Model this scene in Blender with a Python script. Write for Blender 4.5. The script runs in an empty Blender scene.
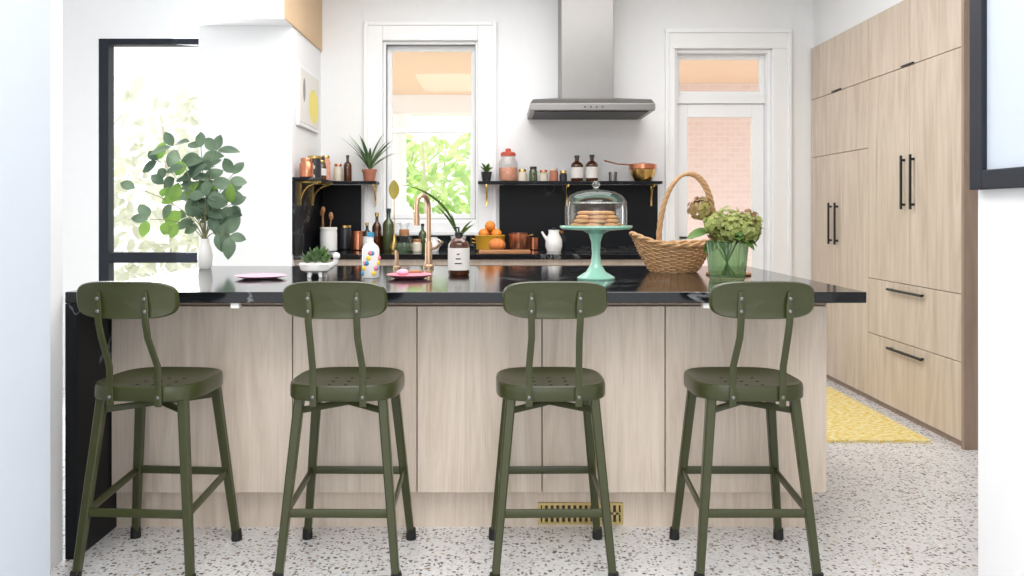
import bpy, bmesh, math, random
from mathutils import Vector, Matrix
R = random.Random(7)
scene = bpy.context.scene

# ------------------------------------------------------------ materials
def lin(c):
    c = c/255.0
    return c/12.92 if c <= .04045 else ((c+.055)/1.055)**2.4
def rgb(r,g,b): return (lin(r),lin(g),lin(b),1)

def base_mat(name, col, rough=.5, metal=0, spec=.5, bump=0, bscale=80, var=0, vscale=12, coat=0):
    m = bpy.data.materials.new(name); m.use_nodes = True
    nt = m.node_tree; b = nt.nodes['Principled BSDF']
    b.inputs['Base Color'].default_value = col
    b.inputs['Roughness'].default_value = rough
    b.inputs['Metallic'].default_value = metal
    b.inputs['Specular IOR Level'].default_value = spec
    b.inputs['Coat Weight'].default_value = coat
    tc = nt.nodes.new('ShaderNodeTexCoord')
    n = nt.nodes.new('ShaderNodeTexNoise'); n.inputs['Scale'].default_value = vscale; n.inputs['Detail'].default_value = 4
    nt.links.new(tc.outputs['Object'], n.inputs['Vector'])
    mx = nt.nodes.new('ShaderNodeMix'); mx.data_type = 'RGBA'
    k = max(var, .02)
    mx.inputs['A'].default_value = tuple(max(0, c*(1-k)) for c in col[:3])+(1,)
    mx.inputs['B'].default_value = tuple(min(1, c*(1+k)) for c in col[:3])+(1,)
    nt.links.new(n.outputs['Fac'], mx.inputs['Factor'])
    nt.links.new(mx.outputs['Result'], b.inputs['Base Color'])
    if bump:
        n2 = nt.nodes.new('ShaderNodeTexNoise'); n2.inputs['Scale'].default_value = bscale; n2.inputs['Detail'].default_value = 3
        nt.links.new(tc.outputs['Object'], n2.inputs['Vector'])
        bp = nt.nodes.new('ShaderNodeBump'); bp.inputs['Strength'].default_value = bump; bp.inputs['Distance'].default_value = .004
        nt.links.new(n2.outputs['Fac'], bp.inputs['Height']); nt.links.new(bp.outputs['Normal'], b.inputs['Normal'])
    return m

def wood_mat(name, c1, c2, c3, rough=.45, horiz=False):
    m = bpy.data.materials.new(name); m.use_nodes = True
    nt = m.node_tree; b = nt.nodes['Principled BSDF']; L = nt.links.new
    tc = nt.nodes.new('ShaderNodeTexCoord'); oi = nt.nodes.new('ShaderNodeObjectInfo')
    ml = nt.nodes.new('ShaderNodeMath'); ml.operation = 'MULTIPLY'; ml.inputs[1].default_value = 37.0
    L(oi.outputs['Random'], ml.inputs[0])
    ad = nt.nodes.new('ShaderNodeVectorMath'); ad.operation = 'ADD'
    L(tc.outputs['Object'], ad.inputs[0]); L(ml.outputs[0], ad.inputs[1])
    mp = nt.nodes.new('ShaderNodeMapping')
    mp.inputs['Scale'].default_value = (1.2,14,14) if horiz else (8,8,.8)
    L(ad.outputs[0], mp.inputs['Vector'])
    n = nt.nodes.new('ShaderNodeTexNoise'); n.inputs['Scale'].default_value = 1.3; n.inputs['Detail'].default_value = 8
    n.inputs['Roughness'].default_value = .62; n.inputs['Distortion'].default_value = 1.4
    L(mp.outputs[0], n.inputs['Vector'])
    r = nt.nodes.new('ShaderNodeValToRGB'); r.color_ramp.elements[0].position = .3; r.color_ramp.elements[0].color = c1
    r.color_ramp.elements[1].position = .72; r.color_ramp.elements[1].color = c3
    e = r.color_ramp.elements.new(.5); e.color = c2
    L(n.outputs['Fac'], r.inputs['Fac'])
    mp2 = nt.nodes.new('ShaderNodeMapping'); mp2.inputs['Scale'].default_value = (3,120,120) if horiz else (120,120,3)
    L(ad.outputs[0], mp2.inputs['Vector'])
    n2 = nt.nodes.new('ShaderNodeTexNoise'); n2.inputs['Scale'].default_value = 1.5; n2.inputs['Detail'].default_value = 3
    L(mp2.outputs[0], n2.inputs['Vector'])
    r2 = nt.nodes.new('ShaderNodeValToRGB'); r2.color_ramp.elements[0].position = .35; r2.color_ramp.elements[0].color = (.86,.84,.82,1)
    r2.color_ramp.elements[1].position = .5; r2.color_ramp.elements[1].color = (1,1,1,1)
    L(n2.outputs['Fac'], r2.inputs['Fac'])
    mx = nt.nodes.new('ShaderNodeMix'); mx.data_type = 'RGBA'; mx.blend_type = 'MULTIPLY'; mx.inputs['Factor'].default_value = .6
    L(r.outputs['Color'], mx.inputs['A']); L(r2.outputs['Color'], mx.inputs['B'])
    L(mx.outputs['Result'], b.inputs['Base Color']); b.inputs['Roughness'].default_value = rough
    return m

def terrazzo():
    m = bpy.data.materials.new('terrazzo'); m.use_nodes = True
    nt = m.node_tree; b = nt.nodes['Principled BSDF']; L = nt.links.new
    tc = nt.nodes.new('ShaderNodeTexCoord')
    def layer(scale, thr, prob, prev, cols):
        v = nt.nodes.new('ShaderNodeTexVoronoi'); v.inputs['Scale'].default_value = scale; v.voronoi_dimensions = '2D'
        ns = nt.nodes.new('ShaderNodeTexNoise'); ns.inputs['Scale'].default_value = scale*1.6
        L(tc.outputs['Object'], ns.inputs['Vector'])
        sc = nt.nodes.new('ShaderNodeVectorMath'); sc.operation = 'SCALE'; sc.inputs['Scale'].default_value = .9/scale
        L(ns.outputs['Color'], sc.inputs[0])
        av = nt.nodes.new('ShaderNodeVectorMath'); av.operation = 'ADD'
        L(tc.outputs['Object'], av.inputs[0]); L(sc.outputs[0], av.inputs[1]); L(av.outputs[0], v.inputs['Vector'])
        lt = nt.nodes.new('ShaderNodeMath'); lt.operation = 'LESS_THAN'; lt.inputs[1].default_value = thr
        L(v.outputs['Distance'], lt.inputs[0])
        sp = nt.nodes.new('ShaderNodeSeparateColor'); L(v.outputs['Color'], sp.inputs[0])
        l2 = nt.nodes.new('ShaderNodeMath'); l2.operation = 'LESS_THAN'; l2.inputs[1].default_value = prob
        L(sp.outputs[0], l2.inputs[0])
        mu = nt.nodes.new('ShaderNodeMath'); mu.operation = 'MULTIPLY'; L(lt.outputs[0], mu.inputs[0]); L(l2.outputs[0], mu.inputs[1])
        r = nt.nodes.new('ShaderNodeValToRGB'); r.color_ramp.interpolation = 'CONSTANT'
        els = r.color_ramp.elements
        els[0].color = cols[0]; els[1].position = 1/len(cols); els[1].color = cols[1]
        for i in range(2, len(cols)):
            e = els.new(i/len(cols)); e.color = cols[i]
        L(sp.outputs[1], r.inputs['Fac'])
        mx = nt.nodes.new('ShaderNodeMix'); mx.data_type = 'RGBA'
        L(mu.outputs[0], mx.inputs['Factor'])
        if prev is None: mx.inputs['A'].default_value = rgb(228,227,227)
        else: L(prev, mx.inputs['A'])
        L(r.outputs['Color'], mx.inputs['B'])
        return mx.outputs['Result']
    c = layer(88, .40, .5, None, [rgb(206,204,203), rgb(238,236,233), rgb(192,188,185), rgb(214,208,202)])
    c = layer(46, .31, .30, c, [rgb(124,120,119), rgb(150,130,114), rgb(104,103,106), rgb(240,238,235), rgb(172,170,169), rgb(194,178,162)])
    c = layer(74, .31, .17, c, [rgb(74,73,76), rgb(108,102,100), rgb(140,116,98)])
    L(c, b.inputs['Base Color']); b.inputs['Roughness'].default_value = .25
    return m

def marble_black(name, rough, spec, s0=1.3, lo=.50, hi=.62):
    m = bpy.data.materials.new(name); m.use_nodes = True
    nt = m.node_tree; b = nt.nodes['Principled BSDF']; L = nt.links.new
    tc = nt.nodes.new('ShaderNodeTexCoord')
    n = nt.nodes.new('ShaderNodeTexNoise'); n.inputs['Scale'].default_value = s0; n.inputs['Detail'].default_value = 7; n.inputs['Distortion'].default_value = 1.2
    L(tc.outputs['Object'], n.inputs['Vector'])
    s = nt.nodes.new('ShaderNodeMath'); s.operation = 'SUBTRACT'; s.inputs[1].default_value = .5; L(n.outputs['Fac'], s.inputs[0])
    a = nt.nodes.new('ShaderNodeMath'); a.operation = 'ABSOLUTE'; L(s.outputs[0], a.inputs[0])
    r = nt.nodes.new('ShaderNodeValToRGB'); r.color_ramp.elements[0].color = (.6,.6,.6,1); r.color_ramp.elements[0].position = 0
    r.color_ramp.elements[1].color = (0,0,0,1); r.color_ramp.elements[1].position = .010
    L(a.outputs[0], r.inputs['Fac'])
    n2 = nt.nodes.new('ShaderNodeTexNoise'); n2.inputs['Scale'].default_value = 1.1; L(tc.outputs['Object'], n2.inputs['Vector'])
    r2 = nt.nodes.new('ShaderNodeValToRGB'); r2.color_ramp.elements[0].position = lo; r2.color_ramp.elements[1].position = hi
    r2.color_ramp.elements[0].color = (0,0,0,1); r2.color_ramp.elements[1].color = (.8,.8,.8,1)
    L(n2.outputs['Fac'], r2.inputs['Fac'])
    mu = nt.nodes.new('ShaderNodeMath'); mu.operation = 'MULTIPLY'; L(r.outputs['Color'], mu.inputs[0]); L(r2.outputs['Color'], mu.inputs[1])
    mx = nt.nodes.new('ShaderNodeMix'); mx.data_type = 'RGBA'
    mx.inputs['A'].default_value = (.005,.006,.008,1); mx.inputs['B'].default_value = (.6,.62,.65,1)
    L(mu.outputs[0], mx.inputs['Factor']); L(mx.outputs['Result'], b.inputs['Base Color'])
    b.inputs['Roughness'].default_value = rough; b.inputs['Specular IOR Level'].default_value = spec
    return m

def glass_mat(name, tint=(1,1,1,1), edge=(.75,.8,.8,1), refl=.12, body=0.0, bodycol=(1,1,1,1)):
    m = bpy.data.materials.new(name); m.use_nodes = True
    nt = m.node_tree; L = nt.links.new
    for n in list(nt.nodes): nt.nodes.remove(n)
    out = nt.nodes.new('ShaderNodeOutputMaterial')
    t = nt.nodes.new('ShaderNodeBsdfTransparent'); g = nt.nodes.new('ShaderNodeBsdfGlossy'); g.inputs['Roughness'].default_value = .03
    lw = nt.nodes.new('ShaderNodeLayerWeight'); lw.inputs['Blend'].default_value = .35
    r = nt.nodes.new('ShaderNodeValToRGB'); r.color_ramp.elements[0].color = tint; r.color_ramp.elements[0].position = .45
    r.color_ramp.elements[1].color = edge; r.color_ramp.elements[1].position = .98
    L(lw.outputs['Facing'], r.inputs['Fac']); L(r.outputs['Color'], t.inputs['Color'])
    ad = nt.nodes.new('ShaderNodeMath'); ad.operation = 'MULTIPLY_ADD'; ad.inputs[1].default_value = .35; ad.inputs[2].default_value = refl*.5
    L(lw.outputs['Fresnel'], ad.inputs[0])
    mx = nt.nodes.new('ShaderNodeMixShader'); L(ad.outputs[0], mx.inputs[0]); L(t.outputs[0], mx.inputs[1]); L(g.outputs[0], mx.inputs[2])
    if body:
        d = nt.nodes.new('ShaderNodeBsdfDiffuse'); d.inputs['Color'].default_value = bodycol
        m2 = nt.nodes.new('ShaderNodeMixShader'); m2.inputs[0].default_value = body
        L(mx.outputs[0], m2.inputs[1]); L(d.outputs[0], m2.inputs[2]); L(m2.outputs[0], out.inputs[0])
    else: L(mx.outputs[0], out.inputs[0])
    return m

def leaf_mat(name, c1, c2, trans=.35, rough=.5, scale=6):
    m = bpy.data.materials.new(name); m.use_nodes = True
    nt = m.node_tree; L = nt.links.new; b = nt.nodes['Principled BSDF']; out = nt.nodes['Material Output']
    tc = nt.nodes.new('ShaderNodeTexCoord'); n = nt.nodes.new('ShaderNodeTexNoise'); n.inputs['Scale'].default_value = scale
    L(tc.outputs['Object'], n.inputs['Vector'])
    r = nt.nodes.new('ShaderNodeValToRGB'); r.color_ramp.elements[0].position = .35; r.color_ramp.elements[1].position = .65
    r.color_ramp.elements[0].color = c1; r.color_ramp.elements[1].color = c2
    L(n.outputs['Fac'], r.inputs['Fac']); L(r.outputs['Color'], b.inputs['Base Color']); b.inputs['Roughness'].default_value = rough
    t = nt.nodes.new('ShaderNodeBsdfTranslucent'); L(r.outputs['Color'], t.inputs['Color'])
    mx = nt.nodes.new('ShaderNodeMixShader'); mx.inputs[0].default_value = trans
    L(b.outputs[0], mx.inputs[1]); L(t.outputs[0], mx.inputs[2]); L(mx.outputs[0], out.inputs[0])
    return m

def brick_mat():
    m = bpy.data.materials.new('pink_brick'); m.use_nodes = True
    nt = m.node_tree; L = nt.links.new; b = nt.nodes['Principled BSDF']
    tc = nt.nodes.new('ShaderNodeTexCoord'); mp = nt.nodes.new('ShaderNodeMapping'); mp.inputs['Rotation'].default_value = (math.radians(90),0,0)
    L(tc.outputs['Object'], mp.inputs['Vector'])
    br = nt.nodes.new('ShaderNodeTexBrick'); br.inputs['Scale'].default_value = 4.5
    br.inputs['Color1'].default_value = rgb(232,214,208); br.inputs['Color2'].default_value = rgb(228,207,201); br.inputs['Mortar'].default_value = rgb(234,221,215)
    L(mp.outputs[0], br.inputs['Vector']); L(br.outputs['Color'], b.inputs['Base Color']); b.inputs['Roughness'].default_value = .9
    return m

def rug_mat():
    m = bpy.data.materials.new('yellow_weave'); m.use_nodes = True
    nt = m.node_tree; L = nt.links.new; b = nt.nodes['Principled BSDF']
    tc = nt.nodes.new('ShaderNodeTexCoord'); mp = nt.nodes.new('ShaderNodeMapping'); mp.inputs['Scale'].default_value = (14,30,1)
    L(tc.outputs['Object'], mp.inputs['Vector'])
    n = nt.nodes.new('ShaderNodeTexNoise'); n.inputs['Scale'].default_value = 2.2; n.inputs['Detail'].default_value = 4; L(mp.outputs[0], n.inputs['Vector'])
    r = nt.nodes.new('ShaderNodeValToRGB'); r.color_ramp.elements[0].position = .42; r.color_ramp.elements[0].color = rgb(226,196,84)
    r.color_ramp.elements[1].position = .58; r.color_ramp.elements[1].color = rgb(242,232,186)
    L(n.outputs['Fac'], r.inputs['Fac']); L(r.outputs['Color'], b.inputs['Base Color']); b.inputs['Roughness'].default_value = .95
    return m

M = {}
M['wall'] = base_mat('white_paint', rgb(240,241,242), .7, bump=.05, bscale=200)
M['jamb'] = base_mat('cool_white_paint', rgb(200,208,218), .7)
M['trim'] = base_mat('white_trim_paint', rgb(243,244,245), .4)
M['ceil'] = base_mat('ceiling_paint', rgb(244,244,244), .8)
M['tan'] = base_mat('tan_wood_panel', rgb(214,184,148), .6, var=.08)
M['wood'] = wood_mat('ash_veneer', rgb(204,187,170), rgb(220,205,189), rgb(231,218,203))
M['woodc'] = wood_mat('ash_veneer_tall', rgb(192,175,157), rgb(209,193,176), rgb(221,207,192))
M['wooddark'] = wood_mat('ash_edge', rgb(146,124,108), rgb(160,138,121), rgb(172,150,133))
M['board'] = wood_mat('board_wood', rgb(150,100,60), rgb(176,122,78), rgb(196,146,98), horiz=True)
M['seam'] = base_mat('dark_gap', rgb(70,58,48), .8)
M['floor'] = terrazzo()
M['marble'] = marble_black('black_marble_polished', .11, .45, 1.7, .44, .56)
M['marble2'] = marble_black('black_marble_honed', .45, .2, 1.6, .46, .6)
M['green'] = base_mat('olive_enamel', rgb(57,61,31), .28, spec=.42, var=.06, bump=.03, bscale=300)
M['hole'] = base_mat('hole_dark', rgb(14,15,10), .8)
M['rubber'] = base_mat('black_rubber', rgb(22,22,22), .6)
M['steel'] = base_mat('brushed_steel', rgb(132,130,128), .36, metal=.85, var=.05)
M['steeld'] = base_mat('hood_filter_steel', rgb(70,70,72), .5, metal=.6)
M['blk'] = base_mat('black_metal', rgb(24,24,26), .4)
M['frameblk'] = base_mat('black_window_frame', rgb(28,33,42), .5, spec=.3)
M['brass'] = base_mat('brass', rgb(214,178,110), .25, metal=1)
M['brassd'] = base_mat('dull_brass', rgb(196,176,120), .45, metal=.7)
M['champagne'] = base_mat('champagne_bronze', rgb(206,172,142), .3, metal=.85)
M['copper'] = base_mat('copper', rgb(206,134,102), .25, metal=.9)
M['jade'] = base_mat('jade_milk_glass', rgb(162,218,196), .2, coat=.4)
M['white_cer'] = base_mat('white_ceramic', rgb(240,238,234), .25)
M['pink'] = base_mat('pink_ceramic', rgb(230,178,198), .4, spec=.3)
M['pinkhot'] = base_mat('rose_ceramic', rgb(224,130,148), .35)
M['wicker'] = base_mat('wicker', rgb(190,150,106), .6, var=.35, vscale=60)
M['cookie'] = base_mat('cookie', rgb(196,148,100), .8, bump=.6, bscale=150, var=.25, vscale=60)
M['orange'] = base_mat('orange_fruit', rgb(232,140,50), .45, bump=.2, bscale=200)
M['pumpkin'] = base_mat('pumpkin_skin', rgb(220,130,66), .5)
M['yellow'] = base_mat('mustard_enamel', rgb(206,156,48), .25)
M['amber'] = base_mat('amber_glass', rgb(78,40,18), .1, coat=.5)
M['label'] = base_mat('paper_label', rgb(232,228,222), .7)
M['ink'] = base_mat('label_ink', rgb(70,60,60), .7)
M['greyink'] = base_mat('grey_print', rgb(150,154,150), .7)
M['olivebottle'] = base_mat('olive_glass', rgb(70,80,46), .12, coat=.5)
M['terra'] = base_mat('terracotta', rgb(176,112,88), .6)
M['red'] = base_mat('red_lid', rgb(200,84,62), .4)
M['coral'] = base_mat('coral_contents', rgb(232,164,138), .6, var=.3, vscale=60)
M['navy'] = base_mat('dark_ceramic', rgb(44,44,48), .3)
M['cream'] = base_mat('cream_jar', rgb(218,208,190), .5)
M['soil'] = base_mat('soil', rgb(60,44,34), .9)
M['blue'] = base_mat('blue_print', rgb(60,150,190), .4)
M['yel2'] = base_mat('yellow_print', rgb(246,214,60), .5)
M['yelpale'] = base_mat('yellow_sun_print', rgb(242,228,120), .6)
M['greyblue'] = base_mat('pale_blue_print', rgb(196,205,216), .5, spec=.2)
M['glass'] = glass_mat('clear_glass', (.985,.995,.99,1), (.60,.64,.64,1), refl=.06)
M['pane'] = glass_mat('window_pane', (1,1,1,1), (.95,.97,.97,1), refl=.0)
M['gglass'] = glass_mat('green_glass', (.80,.92,.78,1), (.38,.55,.38,1), body=.13, bodycol=rgb(125,160,105))
M['euc'] = leaf_mat('grey_green_leaf', rgb(62,86,66), rgb(124,148,120), .22)
M['euc2'] = leaf_mat('fresh_green_leaf', rgb(104,150,64), rgb(146,182,90), .35)
M['stem'] = base_mat('stem', rgb(120,120,80), .6)
M['lf'] = leaf_mat('green_leaf', rgb(70,110,50), rgb(120,155,70), .3)
M['aloe'] = leaf_mat('aloe_leaf', rgb(70,100,66), rgb(120,150,90), .15)
M['goldleaf'] = leaf_mat('gold_leaf', rgb(150,140,60), rgb(190,170,80), .2)
M['hyd1'] = leaf_mat('hydrangea_green', rgb(156,160,96), rgb(190,202,118), .35, scale=16)
M['hyd2'] = leaf_mat('hydrangea_blush', rgb(162,102,88), rgb(166,158,92), .3, scale=14)
M['outleaf'] = leaf_mat('garden_leaf', rgb(160,200,110), rgb(220,236,170), .5, scale=2)
M['outleaf2'] = leaf_mat('overexposed_garden_leaf', rgb(200,202,178), rgb(232,234,224), .4, scale=2)  # overexposed daylight painted into the leaf colour, hence so pale
M['palebark'] = base_mat('pale_bark', rgb(205,194,172), .9)
M['porch'] = base_mat('peach_porch_paint', rgb(230,200,172), .8)
M['ground'] = base_mat('pale_paving', rgb(215,213,207), .9)
M['brick'] = brick_mat()
M['rug'] = rug_mat()

# ------------------------------------------------------------ geometry
class G:
    def __init__(s): s.v=[]; s.f=[]
    def add(s, vs, fs):
        o=len(s.v); s.v += [Vector(p) for p in vs]; s.f += [tuple(i+o for i in f) for f in fs]; return s
    def box(s,x0,x1,y0,y1,z0,z1):
        return s.add([(x0,y0,z0),(x1,y0,z0),(x1,y1,z0),(x0,y1,z0),(x0,y0,z1),(x1,y0,z1),(x1,y1,z1),(x0,y1,z1)],
          [(0,3,2,1),(4,5,6,7),(0,1,5,4),(1,2,6,5),(2,3,7,6),(3,0,4,7)])
    def lathe(s, prof, cx, cy, cz=0, n=32, sx=1, sy=1, p=2, fn=None):
        vs=[]; fs=[]; rings=[]
        for r,z in prof:
            if r < 1e-6: rings.append([len(vs)]); vs.append((cx,cy,cz+z)); continue
            ring=[]
            for i in range(n):
                a=2*math.pi*i/n; c=math.cos(a); d=math.sin(a)
                q = fn(a) if fn else 1
                x=r*q*sx*math.copysign(abs(c)**(2/p),c); y=r*q*sy*math.copysign(abs(d)**(2/p),d)
                ring.append(len(vs)); vs.append((cx+x,cy+y,cz+z))
            rings.append(ring)
        for a,b in zip(rings,rings[1:]):
            if len(a)==1 and len(b)==1: continue
            for i in range(n):
                j=(i+1)%n
                if len(a)==1: fs.append((a[0],b[i],b[j]))
                elif len(b)==1: fs.append((a[i],a[j],b[0]))
                else: fs.append((a[i],a[j],b[j],b[i]))
        return s.add(vs,fs)
    def sphere(s,c,r,n=16,m=8,sx=1,sy=1,sz=1,fn=None):
        prof=[(r*math.sin(math.pi*i/m), -r*sz*math.cos(math.pi*i/m)) for i in range(m+1)]
        prof[0]=(0,prof[0][1]); prof[-1]=(0,prof[-1][1])
        return s.lathe(prof,c[0],c[1],c[2],n,sx,sy,2,fn)
    def tube(s, pts, r, n=8, closed=False, wh=None, up=None, p=2):
        P=[Vector(q) for q in pts]; N=len(P)
        T=[]
        for i in range(N):
            if closed: t=P[(i+1)%N]-P[i-1]
            else: t=P[min(i+1,N-1)]-P[max(i-1,0)]
            T.append(t.normalized())
        ref = Vector(up) if up else (Vector((0,0,1)) if abs(T[0].z)<.9 else Vector((0,1,0)))
        U=(ref-T[0]*ref.dot(T[0])).normalized()
        vs=[]; fs=[]
        for i in range(N):
            if up: U=(Vector(up)-T[i]*Vector(up).dot(T[i])).normalized()
            else: U=(U-T[i]*U.dot(T[i])).normalized()
            V=T[i].cross(U)
            rr = r[i] if isinstance(r,(list,tuple)) else r
            w,h = wh if wh else (1,1)
            for k in range(n):
                a=2*math.pi*(k+.5)/n; c=math.cos(a); d=math.sin(a)
                c=math.copysign(abs(c)**(2/p),c); d=math.copysign(abs(d)**(2/p),d)
                vs.append(P[i]+U*(c*rr*w)+V*(d*rr*h))
        for i in range(N if closed else N-1):
            j=(i+1)%N
            for k in range(n):
                l=(k+1)%n; fs.append((i*n+k,i*n+l,j*n+l,j*n+k))
        if not closed:
            fs.append(tuple(range(n))[::-1]); fs.append(tuple((N-1)*n+k for k in range(n)))
        return s.add(vs,fs)
    def leaf(s, base, d, up, L, W, droop=.2, seg=5, fold=.15, tip=1.0):
        d=Vector(d).normalized(); up=Vector(up); side=d.cross(up)
        if side.length<1e-3: side=d.cross(Vector((1,0,.1)))
        side.normalize(); nrm=side.cross(d).normalized(); base=Vector(base)
        vs=[]; fs=[]
        for i in range(seg+1):
            t=i/seg
            w=W*.5*max(.03,math.sin(math.pi*(t**tip))**.7) if 0<t<1 else W*.02
            c=base+d*(L*t)-nrm*(droop*L*t*t)
            vs += [c-side*w+nrm*(fold*w), c, c+side*w+nrm*(fold*w)]
        for i in range(seg):
            a=i*3; fs += [(a,a+1,a+4,a+3),(a+1,a+2,a+5,a+4)]
        return s.add(vs,fs)
    def make(s, name, mat, parent=None, smooth=True, bevel=0, nrm=True, at=None):
        off = parent.location if parent else (Vector(at) if at else Vector((0,0,0)))
        me=bpy.data.meshes.new(name); me.from_pydata([v-off for v in s.v],[],s.f); me.update()
        if nrm:
            bm=bmesh.new(); bm.from_mesh(me); bmesh.ops.recalc_face_normals(bm,faces=bm.faces)
            if smooth:
                for f in bm.faces: f.smooth=True
                for e in bm.edges:
                    if len(e.link_faces)==2 and e.calc_face_angle(0)>.65: e.smooth=False
            bm.to_mesh(me); bm.free()
        ob=bpy.data.objects.new(name,me); scene.collection.objects.link(ob)
        me.materials.append(M[mat])
        if parent: ob.parent=parent
        else: ob.location=off
        if bevel:
            md=ob.modifiers.new('bevel','BEVEL'); md.width=bevel; md.segments=2; md.limit_method='ANGLE'
        return ob
def root(name, x,y,z):
    e=bpy.data.objects.new(name,None); e.location=(x,y,z); e.empty_display_size=.05; scene.collection.objects.link(e); return e
def B(name,mat,parent,x0,x1,y0,y1,z0,z1,bevel=0):
    return G().box(x0,x1,y0,y1,z0,z1).make(name,mat,parent,smooth=False,bevel=bevel, at=None if parent else ((x0+x1)/2,(y0+y1)/2,z0))

YB=6.38; CZ=3.0
# ------------------------------------------------------------ room shell
B('floor','floor',None,-3.4,3.1,-2.5,6.38,-.1,0)
B('ceiling','ceil',None,-3.4,3.1,-2.5,6.6,CZ,CZ+.1)
def wall_holes(name,x0,x1,y0,y1,z0,z1,holes,mat='wall'):
    g=G(); xs=x0
    for (a,b,c,d) in holes:
        g.box(xs,a,y0,y1,z0,z1)
        if c>z0: g.box(a,b,y0,y1,z0,c)
        if d<z1: g.box(a,b,y0,y1,d,z1)
        xs=b
    g.box(xs,x1,y0,y1,z0,z1)
    return g.make(name,mat,None,smooth=False,at=(x0,y0,z0))
wall_holes('wall_back',-1.346,3.1,YB,YB+.2,0,CZ,[(-.88,-.165,1.12,2.48),(1.31,2.04,0,2.42)])
wall_holes('wall_left_back',-3.4,-1.95,5.75,5.95,0,CZ,[(-2.72,-1.951,.06,2.37)])
B('wall_left_return','wall',None,-1.95,-1.346,5.5,6.58,0,2.40)
B('wall_left_header','wall',None,-1.95,-1.346,5.3,6.58,2.40,CZ)
B('trim_1','tan',None,-1.346,-1.334,5.3,YB,2.40,CZ)
B('wall_left','wall',None,-3.5,-3.4,-2.5,5.95,0,CZ)
B('wall_right','wall',None,3.0,3.1,-2.5,YB,0,CZ)
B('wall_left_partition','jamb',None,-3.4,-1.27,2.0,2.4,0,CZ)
B('wall_left_nib','wall',None,-3.4,-1.50,2.4,2.915,0,CZ)
B('wall_right_partition','wall',None,1.35,3.0,1.6,2.4,0,CZ)
B('wall_right_soffit','wall',None,2.35,3.0,4.27,YB,2.425,CZ)

w=root('window_1',-2.33,5.8,.06)
g=G()
g.box(-2.72,-2.655,5.76,5.85,.06,2.37).box(-2.015,-1.951,5.76,5.85,.06,2.37)
g.box(-2.655,-2.015,5.76,5.85,2.33,2.37).box(-2.655,-2.015,5.76,5.85,.85,.92).box(-2.655,-2.015,5.76,5.85,.06,.12)
g.make('frame','frameblk',w,smooth=False,bevel=.004)
B('pane','pane',w,-2.66,-2.01,5.80,5.806,.12,2.33)
w=root('window_2',-.52,YB,1.12)
g=G()
x0,x1,z0,z1=-.88,-.165,1.12,2.48
def ring(g,x0,x1,z0,z1,t,y0,y1,tb=None,tt=None):
    tb=tb or t; tt=tt or t
    g.box(x0,x0+t,y0,y1,z0,z1).box(x1-t,x1,y0,y1,z0,z1).box(x0+t,x1-t,y0,y1,z0,z0+tb).box(x0+t,x1-t,y0,y1,z1-tt,z1)
ring(g,x0,x1,z0,z1,.02,YB+.02,YB+.19)
ring(g,x0+.02,x1-.02,1.80,z1-.02,.035,YB+.11,YB+.15)
ring(g,x0+.02,x1-.02,z0+.02,1.835,.04,YB+.07,YB+.11)
g.make('sashes','trim',w,smooth=False,bevel=.004)
g=G()
ring(g,-1.0,-.045,1.04,2.60,.12,YB-.02,YB,tb=.08)
g.make('casing','trim',w,smooth=False,bevel=.006)
g=G(); ring(g,-1.02,-.025,1.02,2.62,.03,YB-.032,YB)
g.make('backband','trim',w,smooth=False,bevel=.006)
g=G(); ring(g,x0+.018,x1-.018,z0+.018,z1-.018,.006,YB+.06,YB+.07); g.make('gasket','blk',w,smooth=False)
B('sill','trim',w,-1.03,-.015,YB-.06,YB,1.02,1.05,.005)
B('pane','pane',w,x0+.04,x1-.04,YB+.13,YB+.134,1.14,2.44)

d=root('door_1',1.675,YB,0)
g=G()
g.box(1.26,1.31,YB-.02,YB,0,2.42).box(2.04,2.155,YB-.02,YB,0,2.42).box(1.26,2.155,YB-.02,YB,2.42,2.54)
g.make('casing','trim',d,smooth=False,bevel=.005)
g=G()
g.box(1.235,1.262,YB-.035,YB,0,2.535).box(2.153,2.18,YB-.035,YB,0,2.535).box(1.235,2.18,YB-.035,YB,2.535,2.565)
g.make('backband','trim',d,smooth=False,bevel=.004)
g=G()
g.box(1.31,1.335,YB+.02,YB+.2,0,2.42).box(2.015,2.04,YB+.02,YB+.2,0,2.42).box(1.335,2.015,YB+.02,YB+.2,2.395,2.42).box(1.335,2.015,YB+.08,YB+.17,2.02,2.08)
ring(g,1.335,2.015,2.08,2.395,.035,YB+.1,YB+.14)
g.make('jambs','trim',d,smooth=False,bevel=.004)
g=G(); ring(g,1.338,2.012,.01,2.018,.09,YB+.1,YB+.145,tb=.25,tt=.10)
g.make('leaf','trim',d,smooth=False,bevel=.004)
B('pane','pane',d,1.42,1.93,YB+.12,YB+.124,.25,1.92)
B('transom_pane','pane',d,1.36,1.99,YB+.12,YB+.124,2.1,2.37)
g=G().tube([(1.375,YB+.1,1.0),(1.375,YB+.06,1.0),(1.46,YB+.06,1.0)],.01); g.make('lever','blk',d)

B('baseboard_back','trim',None,2.18,2.34,YB-.015,YB,0,.14,.004)
B('baseboard_left','trim',None,-3.38,-2.74,5.735,5.75,0,.14,.004)
B('baseboard_right_partition','trim',None,1.36,2.99,2.401,2.415,0,.14,.004)

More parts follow.
